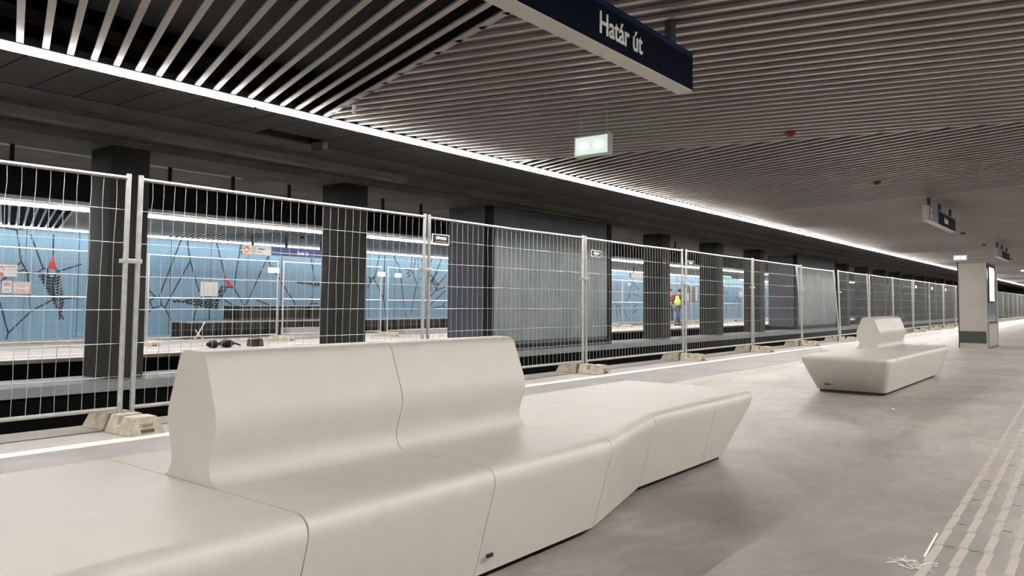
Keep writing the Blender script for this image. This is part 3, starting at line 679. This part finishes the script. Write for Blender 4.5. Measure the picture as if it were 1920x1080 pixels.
# red detector caps
cap = None
for i, (x, y) in enumerate([(8.09, 2.54), (12.11, 2.60), (16.3, 1.0), (21.75, 2.81), (26.22, 2.88), (34.3, 2.94), (13.6, 17.6), (22.3, 17.6)]):
    lb = ['red detector cap nearest to the lit exit sign', 'red detector cap on the ceiling left of the second station sign', 'red detector cap beyond the right edge', 'dark red detector cap above the steel column', 'dark red detector cap left of the third sign', 'farthest dark red detector cap', 'dark detector cap over the far platform left of the blue sign', 'dark detector cap over the far platform right of the second column'][i]
    if i == 2: continue
    bm = NB(); tube(bm, [(0, 0, 0.0), (0, 0, -0.02), (0, 0, -0.045)], [0.055, 0.055, 0.03], 14)
    o = tag(obj('detector_cap', bm, M['redcap'] if i < 6 else M['black'], loc=(x, y, CZ+0.002), smooth=True), lb, 'detector', 'detector caps on the ceiling')
# bracket hanging beside the lamp strip
t = thing('ceiling_bracket', 'small pale bracket hanging from the slats beside the lamp strip', 'bracket', (4.62, 5.28, CZ))
bm = NB(); tube(bm, [(0.0, 0, 0.0), (0.02, 0, -0.02), (0.22, -0.16, -0.012)], 0.006, 6); obj('wire_arm', bm, M['signmetal'], t)
bm = NB(); box(bm, -0.015, 0.015, -0.015, 0.015, -0.085, -0.0); bmesh.ops.bevel(bm, geom=list(bm.edges), offset=0.004, segments=1, affect='EDGES'); obj('clip', bm, M['white'], t)

# ================================================================== STEEL INFORMATION COLUMN
t = thing('information_column', 'free-standing stainless steel information column with a glowing screen on its right side', 'information column', (22.9, 2.8, 0))
boxo('column_body', (0.02, 2.0, -0.30, 0.30, 0.02, 2.15), M['kiosk'], t, bevel=0.006)
boxo('end_panel', (0.0, 0.02, -0.285, 0.285, 0.43, 2.13), M['kiosk'], t)
boxo('dark_band', (0.0, 0.02, -0.285, 0.285, 0.13, 0.42), M['kioskband'], t)
boxo('base_panel', (0.0, 0.02, -0.30, 0.30, 0.0, 0.12), M['kiosk'], t)
boxo('corner_trim', (-0.006, 0.03, -0.31, -0.285, 0, 2.17), M['signmetal'], t); boxo('corner_trim', (-0.006, 0.03, 0.285, 0.31, 0, 2.17), M['rod'], t)
boxo('side_glass', (0.12, 1.9, -0.312, -0.302, 0.64, 1.98), M['kioskside'], t)
boxo('side_vent', (0.12, 1.9, -0.312, -0.302, 2.0, 2.14), M['black'], t)
fr_ = boxo('screen_frame', (0.36, 1.39, -0.33, -0.313, 1.14, 2.08), M['black'], t); boxo('screen', (0.40, 1.35, -0.336, -0.33, 1.18, 2.04), M['screen'], fr_)
boxo('lower_side_panel', (0.12, 1.95, -0.33, -0.302, 0.03, 0.60), M['kiosk'], t)
boxo('corner_post', (1.95, 2.02, -0.34, -0.27, 0.0, 2.1), M['signmetal'], t)
boxo('card_shelf', (0.5, 1.7, -0.345, -0.313, 0.62, 0.65), M['ink'], t)
tt = thing('downlight', 'small bright lamp on the ceiling at the right edge of the view', 'lamp', (46.0, 3.4, CZ))
boxo('lamp_glass', (-0.15, 0.15, -0.15, 0.15, -0.05, 0), M['downlight'], tt); boxo('lamp_rim', (-0.18, 0.18, -0.18, 0.18, -0.02, 0.01), M['signmetal'], tt)

# ================================================================== FLOOR GUIDE STRIPS
def stud_row(y0, slope, x0, x1, lab, group, pitch=0.301, wd=0.034, ln=0.284, h=0.006):
    bm = NB(); x = x0
    while x < x1:
        y = y0+slope*(x-x0)
        vs = box(bm, x, x+ln, y-wd/2, y+wd/2, 0, h); x += pitch
        for v in vs:
            if v.co.z > 0: v.co.x += 0.006 if v.co.x < x-pitch+ln/2 else -0.006; v.co.y += 0.004 if v.co.y < y else -0.004
        for a in range(0,): pass
    return tag(obj('guide_strip', bm, M['tactile']), lab, 'tactile strip', group)
for k, (dy, nm) in enumerate(((0.0, 'leftmost'), (-0.092, 'second from the left'), (-0.184, 'third from the left'), (-0.276, 'fourth from the left'))):
    stud_row(0.62+dy, 0.026, 3.095+0.012*k, 62, 'row of pale raised tactile bars on the floor at the right, '+nm, 'tactile bar rows at the right')
bm = NB()
for X in (3.40, 4.00, 4.45, 5.05, 5.65, 6.3, 7.2):
    for k in range(3): 
        if (int(X*10)+k) % 3: box(bm, X, X+0.006, 0.62-0.066-0.092*k+0.026*(X-3), 0.62-0.03-0.092*k+0.026*(X-3), 0, 0.0015)
struct(obj('trim_13', bm, M['ink']))
for k in range(4):
    y = 4.52-0.072*k
    o = boxo('guide_line', (5.9, 70, y-0.013, y+0.013, 0, 0.005), M['whiteline'])
    tag(o, 'thin white raised guide line on the floor near the fence, '+('closest to the fence', 'second from the fence', 'third from the fence', 'farthest from the fence')[k], 'guide line', 'white guide lines near the fence')
# litter
bm = NB(); tube(bm, [(3.76, 0.655, 0.006), (4.17, 0.672, 0.006)], 0.0045, 6); tag(obj('white_stick', bm, M['white']), 'thin white stick lying beside the tactile bars', 'stick')
bm = NB(); r = random.Random(5)
for k in range(9):
    p = Vector((3.60+r.uniform(-.05, .06), 0.675+r.uniform(-.03, .03), 0.004)); pts = [p]
    for j in range(4): p = p+Vector((r.uniform(-.04, .03), r.uniform(-.03, .04), 0)); p.z = 0.004+r.uniform(0, .012); pts.append(p.copy())
    tube(bm, pts, 0.002, 4)
tag(obj('plastic_scrap', bm, M['plastic_film']), 'crumpled scrap of clear plastic at the start of the tactile bars', 'litter')
bm = NB(); bmesh.ops.create_icosphere(bm, subdivisions=2, radius=0.02); 
for v in bm.verts: v.co.z = v.co.z*0.5+0.008
tag(obj('white_pebble', bm, M['white'], loc=(8.77, 1.78, 0)), 'tiny white pebble alone on the floor right of the far bench', 'litter')

# ================================================================== FAR PLATFORM
FHZ = [1.8, 1.55, 1.3, 0.82, 0.57, 0.33]
fp = None
fxs = [1.65, 5.2, 8.72, 12.36, 16.10, 19.65, 23.2, 26.75, 30.3, 33.85, 37.4, 40.95, 44.5, 48.05, 51.6]
for i, x in enumerate(fxs):
    lb = ordinal(i)+' mesh fence panel with a middle rail from the left on the far platform'
    if fp is None: fp = make_panel('site_fence', 3.46, True, 20, FHZ, wr=0.0014, jitter=0.004, label=lb, group='mesh fence panels of the far platform', low=0.165); fp.location = (x, 16.75, 0)
    else: dup(fp, (x, 16.75, 0), lb)
for i in range(1, len(fxs)):
    dup(ft, (fxs[i]-0.045, 16.70, 0.0), 'concrete fence foot under the joint of the '+ordinal(i-1)+' and '+ordinal(i)+' far platform panels', 'concrete feet of the far fence', rz=0)
# notices on the wall and on the fence
def notice(x0, x1, z0, z1, lab, style, y=YW-0.02):
    t = thing('notice', lab, 'notice', ((x0+x1)/2, y, (z0+z1)/2)); hw, hh = (x1-x0)/2, (z1-z0)/2
    boxo('sheet', (-hw, hw, 0, 0.006, -hh, hh), M['paper'], t)
    if style == 'red':
        boxo('red_field', (-hw, -hw*0.25, -0.002, 0.001, -hh*0.95, hh*0.75), M['redprint'], t); boxo('symbol_field', (-hw*0.85, -hw*0.35, -0.004, 0, -hh*0.25, hh*0.45), M['paper'], t)
        boxo('red_heading', (-hw*0.2, hw*0.92, -0.002, 0.001, hh*0.68, hh*0.82), M['redprint'], t); boxo('red_edge', (hw*0.9, hw*0.98, -0.002, .001, -hh*.9, hh*.8), M['pinkprint'], t)
        boxo('red_edge', (-hw*0.2, hw*0.98, -0.002, .001, -hh*.95, -hh*.85), M['pinkprint'], t)
        bm = NB()
        for k in range(7): strip(bm, (-hw*0.1, hh*(0.5-0.17*k)), (hw*0.8, hh*(0.5-0.17*k)), 0.008, -0.003, 0)
        obj('printed_lines', bm, M['signmetal'], t)
    elif style == 'frame':
        bm = NB()
        for a, b in (((-.92, -.85), (.92, -.85)), ((.92, -.85), (.92, .85)), ((.92, .85), (-.92, .85)), ((-.92, .85), (-.92, -.85))): strip(bm, (a[0]*hw, a[1]*hh), (b[0]*hw, b[1]*hh), 0.014, -0.003, 0.001)
        obj('red_frame', bm, M['redprint'], t)
        bm = NB(); strip(bm, (-.7*hw, .4*hh), (.75*hw, .4*hh), .03, -.003, .001); strip(bm, (-.3*hw, .1*hh), (.3*hw, .1*hh), .025, -.003, .001); obj('printed_lines', bm, M['signmetal'], t)
        bm = NB(); strip(bm, (-.35*hw, -.45*hh), (.4*hw, -.45*hh), .05, -.003, .001); ring(bm, -.65*hw, -.45*hh, .03, .045, -.003, .001, 16); ring(bm, .68*hw, -.45*hh, .03, .045, -.003, .001, 16); obj('red_print', bm, M['pinkprint'], t)
    elif style == 'small':
        bm = NB(); box(bm, -hw*.7, hw*.7, -.002, .001, hh*.1, hh*.8); obj('red_print', bm, M['pinkprint'], t)
        bm = NB(); box(bm, -hw*.7, hw*.6, -.002, .001, -hh*.7, -hh*.5); box(bm, -hw*.7, hw*.6, -.002, .001, -hh*.35, -hh*.25); obj('printed_lines', bm, M['signmetal'], t)
    elif style == 'line':
        bm = NB(); box(bm, -hw*.7, hw*.7, -.002, .001, -hh*.1, hh*.1); obj('red_print', bm, M['pinkprint'], t)
notice(7.22, 7.72, 1.56, 1.86, 'red and white notice at the left edge of the blue wall, the highest of three', 'red')
notice(7.38, 7.60, 1.16, 1.46, 'small white and pink notice at the left edge, left of the red framed one', 'small')
notice(7.62, 8.03, 1.14, 1.44, 'white notice with a thin red frame left of the striped wing', 'frame')
notice(12.76, 13.35, 1.13, 1.57, 'large blank white sheet on the blue wall left of the second red triangle', 'plain')
notice(11.86, 12.20, 1.74, 1.87, 'small white notice on the far fence left of its post pair under the blue sign', 'line', 16.72)
notice(15.66, 15.95, 1.76, 1.89, 'small white notice on the far fence left of the second post pair', 'line', 16.72)
notice(16.35, 16.62, 1.75, 1.87, 'small white notice on the far fence right of the second post pair', 'line', 16.72)
notice(39.16, 39.59, 2.02, 2.17, 'small white sheet on the wall seen past the right end of the grey cabin', 'plain')
notice(56.0, 57.6, 1.55, 1.95, 'pale poster on the wall in the third gap right of the grey cabin', 'plain')
notice(58.0, 58.9, 1.75, 2.1, 'white poster high on the wall in the third gap right of the grey cabin', 'plain')
t = thing('wall_cabinet', 'brown boarded cabinet on the wall behind the worker', 'cabinet', (46.8, YW-0.12, 1.1))
boxo('cabinet_box', (0, 1.5, 0, 0.12, 0, 1.03), M['window'], t); boxo('frame_edge', (1.3, 1.5, -0.01, 0, 0.1, 1.0), M['paper'], t); boxo('white_note', (0.0, 0.28, -0.012, 0, 0.1, 0.6), M['paper'], t)
# stacked black crates with pale rims
def make_crate(label, L_=1.22, D_=0.85, H=0.44):
    t = thing('black_crate', label, 'crate', (0, 0, 0), 0, 'black crates stacked on the far platform')
    bm = NB(); box(bm, 0.02, L_-0.02, 0.02, D_-0.02, 0.03, H-0.03)
    for k in range(9): box(bm, 0.04+k*(L_-0.1)/8, 0.06+k*(L_-0.1)/8, 0, 0.02, 0.03, H-0.03)
    obj('crate_body', bm, M['crate'], t)
    boxo('crate_rim', (0, L_, 0, D_, H-0.03, H), M['greyboard'], t); boxo('crate_foot', (0, L_, 0, D_, 0, 0.03), M['ink'], t)
    return t
cr = make_crate('black crate at the left end of the lower row on the far platform'); cr.location = (11.0, 19.0, 0)
for i in range(1, 4): dup(cr, (11.0+1.26*i, 19.0, 0), 'black crate, '+ORD[i]+' from the left in the lower row on the far platform')
for i in range(0, 3): dup(cr, (12.92+1.26*i, 19.55, 0.44), 'black crate on top of the lower row, '+ORD[i]+' from the left')
for i in range(0, 4): dup(cr, (17.35+1.26*i, 19.0, 0), 'black crate behind the second far fence joint, '+ORD[i]+' from the left')
# the crates on top need something under their back half
for i in range(0, 3): dup(cr, (12.92+1.26*i, 19.9, 0), 'black crate hidden behind the lower row, '+ORD[i]+' from the left')
t = thing('folding_prop', 'white folded prop leaning on the leftmost black crate', 'prop', (11.1, 18.8, 0))
bm = NB(); tube(bm, [(0, 0, 0.0), (0.12, 0.03, 0.12), (0.36, 0.12, 0.44)], 0.018, 6); tube(bm, [(0.25, 0, 0.0), (0.12, 0.03, 0.13), (0.05, 0.05, 0.24)], 0.015, 6); obj('prop_bar', bm, M['white'], t)
t = tag(boxo('grey_board', (12.75, 15.3, 17.0, 17.35, 0, 0.30), M['greyboard']), 'long low grey box behind the far fence between the first and second column gaps', 'box')
t = tag(boxo('grey_board', (17.3, 22.6, 17.2, 17.5, 0, 0.16), M['greyboard']), 'long low grey plank stack behind the second far fence joint', 'box')
# bags and a brown bin near the far platform edge
def blob(name, loc, sc, material, lab, cat, seed, strap=False):
    r = random.Random(seed); t = thing(name, lab, cat, loc)
    bm = NB(); bmesh.ops.create_icosphere(bm, subdivisions=3, radius=1)
    for v in bm.verts:
        n = 1+0.12*math.sin(v.co.x*5+seed)+0.1*math.cos(v.co.y*6+seed*2)
        v.co = Vector((v.co.x*sc[0]*n, v.co.y*sc[1]*n, max(-0.92, v.co.z)*sc[2]*n+sc[2]*0.92))
    for v in bm.verts:
        if v.co.z < 0.004: v.co.z = 0
    obj('bag_body', bm, material, t, smooth=True)
    if strap:
        bm = NB(); tube(bm, [(sc[0]*0.7, 0, sc[2]), (sc[0]*1.2, -0.02, sc[2]*0.8), (sc[0]*1.7, -0.02, 0.05), (sc[0]*1.9, -0.02, 0.03)], 0.02, 6); obj('strap', bm, M['ink'], t)
blob('black_bag', (9.38, 15.15, 0), (0.14, 0.12, 0.085), M['crate'], 'small black bag on the far platform, left of the other black bag', 'bag', 1)
blob('black_bag', (9.72, 15.15, 0), (0.17, 0.13, 0.095), M['crate'], 'black bag with a strap, between the small bag and the brown bin', 'bag', 2, True)
t = thing('brown_bin', 'low brown domed bin on the far platform right of the black bags', 'bin', (10.45, 15.15, 0))
bm = NB(); tube(bm, [(0, 0, 0), (0, 0, 0.12)], [0.19, 0.175], 20); obj('bin_body', bm, M['brown'], t, smooth=True)
bm = NB(); tube(bm, [(0, 0, 0.12), (0, 0, 0.17), (0, 0, 0.21), (0, 0, 0.23)], [0.18, 0.16, 0.11, 0.03], 20); obj('bin_lid', bm, M['crate'], t, smooth=True)
# wooden blocks / pallets near the gaps
for i, (x, y, L_, lab) in enumerate(((32.0, 17.2, 1.6, 'low brown pallet on the far platform in the first gap right of the grey cabin'), (38.2, 17.4, 2.0, 'low brown pallet beside the feet of the worker'), (45.6, 17.0, 1.2, 'dark low box on the far platform in the third gap right of the grey cabin'))):
    t = thing('pallet', lab, 'pallet', (x, y, 0)); mt_ = M['window'] if i < 2 else M['ink']
    bm = NB()
    for k in range(3): box(bm, 0, L_, 0.3*k, 0.3*k+0.1, 0, 0.1)
    obj('pallet_runner', bm, mt_, t)
    bm = NB()
    for k in range(7): box(bm, L_*k/7+0.01, L_*(k+1)/7-0.01, 0, 0.7, 0.1, 0.125)
    obj('pallet_deck', bm, mt_, t)
t = thing('white_crate', 'white crate with pale bags on it in the fourth gap right of the grey cabin', 'crate', (49.8, 15.4, 0)); boxo('crate_body', (0, 1.0, 0, 0.6, 0, 0.42), M['white'], t, bevel=0.01)
blob('pale_bag', (50.3, 15.7, 0.42), (0.35, 0.25, 0.16), M['plastic_film'], 'pale bag lying on the white crate', 'bag', 4)

# ================================================================== PEOPLE
def skin_mesh(name, verts, edges, radii, material, parent, root=0, sub=2):
    me = bpy.data.meshes.new(name); me.from_pydata(verts, edges, []); o = bpy.data.objects.new(name, me); COL.objects.link(o)
    md = o.modifiers.new('s', 'SKIN'); md.use_smooth_shade = True
    for i, r in enumerate(radii):
        rr = r if isinstance(r, tuple) else (r, r); me.skin_vertices[0].data[i].radius = rr; me.skin_vertices[0].data[i].use_root = (i == root)
    sb = o.modifiers.new('d', 'SUBSURF'); sb.levels = sub; sb.render_levels = sub
    dg = bpy.context.evaluated_depsgraph_get(); m2 = bpy.data.meshes.new_from_object(o.evaluated_get(dg)); bpy.data.objects.remove(o)
    m2.materials.clear(); m2.materials.append(material)
    for p in m2.polygons: p.use_smooth = True
    return link(name, m2, parent)
def person(loc, rz, label, top, vest, trousers, lean=0.0, stride=0.22):
    t = thing('person', label, 'person', loc, rz)
    L = lean
    # faces +x.  pelvis .94, neck 1.46, crown 1.74
    v = [(0, 0, .94), (.02+L*.3, 0, 1.15), (.03+L*.7, 0, 1.35), (.03+L, 0, 1.46), (.05+L*1.2, 0, 1.53), (.07+L*1.35, 0, 1.62), (.07+L*1.4, 0, 1.69)]
    e = [(0, 1), (1, 2), (2, 3), (3, 4), (4, 5), (5, 6)]; r = [(.15, .12), (.14, .11), (.17, .12), (.07, .07), (.055, .055), (.085, .09), (.075, .08)]
    for s in (1, -1):
        st = stride*s; b = len(v)
        v += [(0, .095*s, .88), (st*.55+.03, .10*s, .50), (st, .10*s, .10), (st+.04, .10*s, .05), (st+.17, .11*s, .035)]
        e += [(0, b), (b, b+1), (b+1, b+2), (b+2, b+3), (b+3, b+4)]; r += [.095, .062, .045, .045, (.045, .03)]
        b = len(v); sw = -stride*.7*s
        v += [(.03+L*.9, .20*s, 1.42), (.0+L*.6+sw*.4, .25*s, 1.15), (.12+L*.5+sw, .25*s, .95), (.15+L*.5+sw, .25*s, .88)]
        e += [(2, b), (b, b+1), (b+1, b+2), (b+2, b+3)]; r += [.062, .048, .035, .032]
        h = b+3; hx, hy, hz = v[h]
        for k in range(4):
            q = len(v); v += [(hx+.02+.012*k-.02, hy-.015+.012*k-.02, hz-.05), (hx+.03, hy-.03+.018*k, hz-.09+.008*abs(k-1))]; e += [(h, q), (q, q+1)]; r += [.011, .008]
        q = len(v); v += [(hx+.04, hy-.02*s, hz-.03), (hx+.055, hy-.02*s, hz-.06)]; e += [(h, q), (q, q+1)]; r += [.012, .009]
    skin_mesh('body', v, e, r, M['skin'], t)
    # face features
    hx = .07+L*1.37
    bm = NB(); bmesh.ops.create_icosphere(bm, subdivisions=2, radius=.016, matrix=Matrix.Translation((hx+.10, 0, 1.625))); obj('nose', bm, M['skin'], t, smooth=True)
    bm = NB()
    for s in (1, -1): bmesh.ops.create_icosphere(bm, subdivisions=1, radius=.009, matrix=Matrix.Translation((hx+.085, .032*s, 1.65)))
    obj('eye', bm, M['ink'], t)
    bm = NB(); bmesh.ops.create_uvsphere(bm, u_segments=16, v_segments=10, radius=.112, matrix=Matrix.Translation((hx-.012, 0, 1.675)) @ Matrix.Diagonal((1.05, .95, 1.0, 1)))
    bmesh.ops.delete(bm, geom=[q for q in bm.verts if q.co.x > hx+.055 and q.co.z < 1.70 or q.co.z < 1.57], context='VERTS'); obj('hair', bm, M['hair'], t, smooth=True)
    # clothes as slightly fatter shells
    v2 = [(0, 0, .90), (.02+L*.3, 0, 1.15), (.03+L*.7, 0, 1.35), (.03+L, 0, 1.44)]; e2 = [(0, 1), (1, 2), (2, 3)]; r2_ = [(.175, .14), (.165, .13), (.19, .135), (.09, .085)]
    for s in (1, -1):
        b = len(v2); sw = -stride*.7*s
        v2 += [(.03+L*.9, .20*s, 1.42), (.0+L*.6+sw*.4, .25*s, 1.15), (.11+L*.5+sw, .25*s, .97)]; e2 += [(2, b), (b, b+1), (b+1, b+2)]; r2_ += [.078, .062, .05]
    skin_mesh('jacket', v2, e2, r2_, top, t)
    if vest:
        skin_mesh('hi_vis_vest', [(0, 0, .92), (.02+L*.3, 0, 1.12), (.03+L*.7, 0, 1.34), (.03+L*.95, 0, 1.43)], [(0, 1), (1, 2), (2, 3)], [(.195, .16), (.185, .15), (.205, .15), (.13, .10)], M['hivis'], t)
        bm = NB(); bmesh.ops.create_cone(bm, cap_ends=False, segments=24, radius1=1, radius2=1, depth=.05, matrix=Matrix.Translation((.02+L*.3, 0, 1.12)) @ Matrix.Diagonal((.17, .19, 1, 1))); obj('reflective_band', bm, M['silver'], t, smooth=True)
    v3 = [(0, 0, .95)]; e3 = []; r3 = [(.165, .135)]
    for s in (1, -1):
        st = stride*s; b = len(v3); v3 += [(0, .095*s, .87), (st*.55+.03, .10*s, .50), (st, .10*s, .12)]; e3 += [(0, b), (b, b+1), (b+1, b+2)]; r3 += [.108, .078, .062]
    skin_mesh('trousers', v3, e3, r3, trousers, t)
    for s in (1, -1):
        st = stride*s; bm = NB(); box(bm, st-.07, st+.21, .10*s-.05, .10*s+.05, 0, .085); bmesh.ops.bevel(bm, geom=list(bm.edges), offset=.03, segments=3, affect='EDGES'); obj('shoe', bm, M['darkcloth'], t, smooth=True)
    return t
person((34.35, 16.1, 0), math.radians(-20), 'worker in a yellow high-visibility vest and blue jeans on the far platform', M['darkcloth'], True, M['jeans'], lean=0.08)
person((36.75, 17.6, 0), math.radians(200), 'person in a dark red jacket standing just left of the worker in the vest', M['redcloth'], False, M['darkcloth'], lean=0.03, stride=0.1)
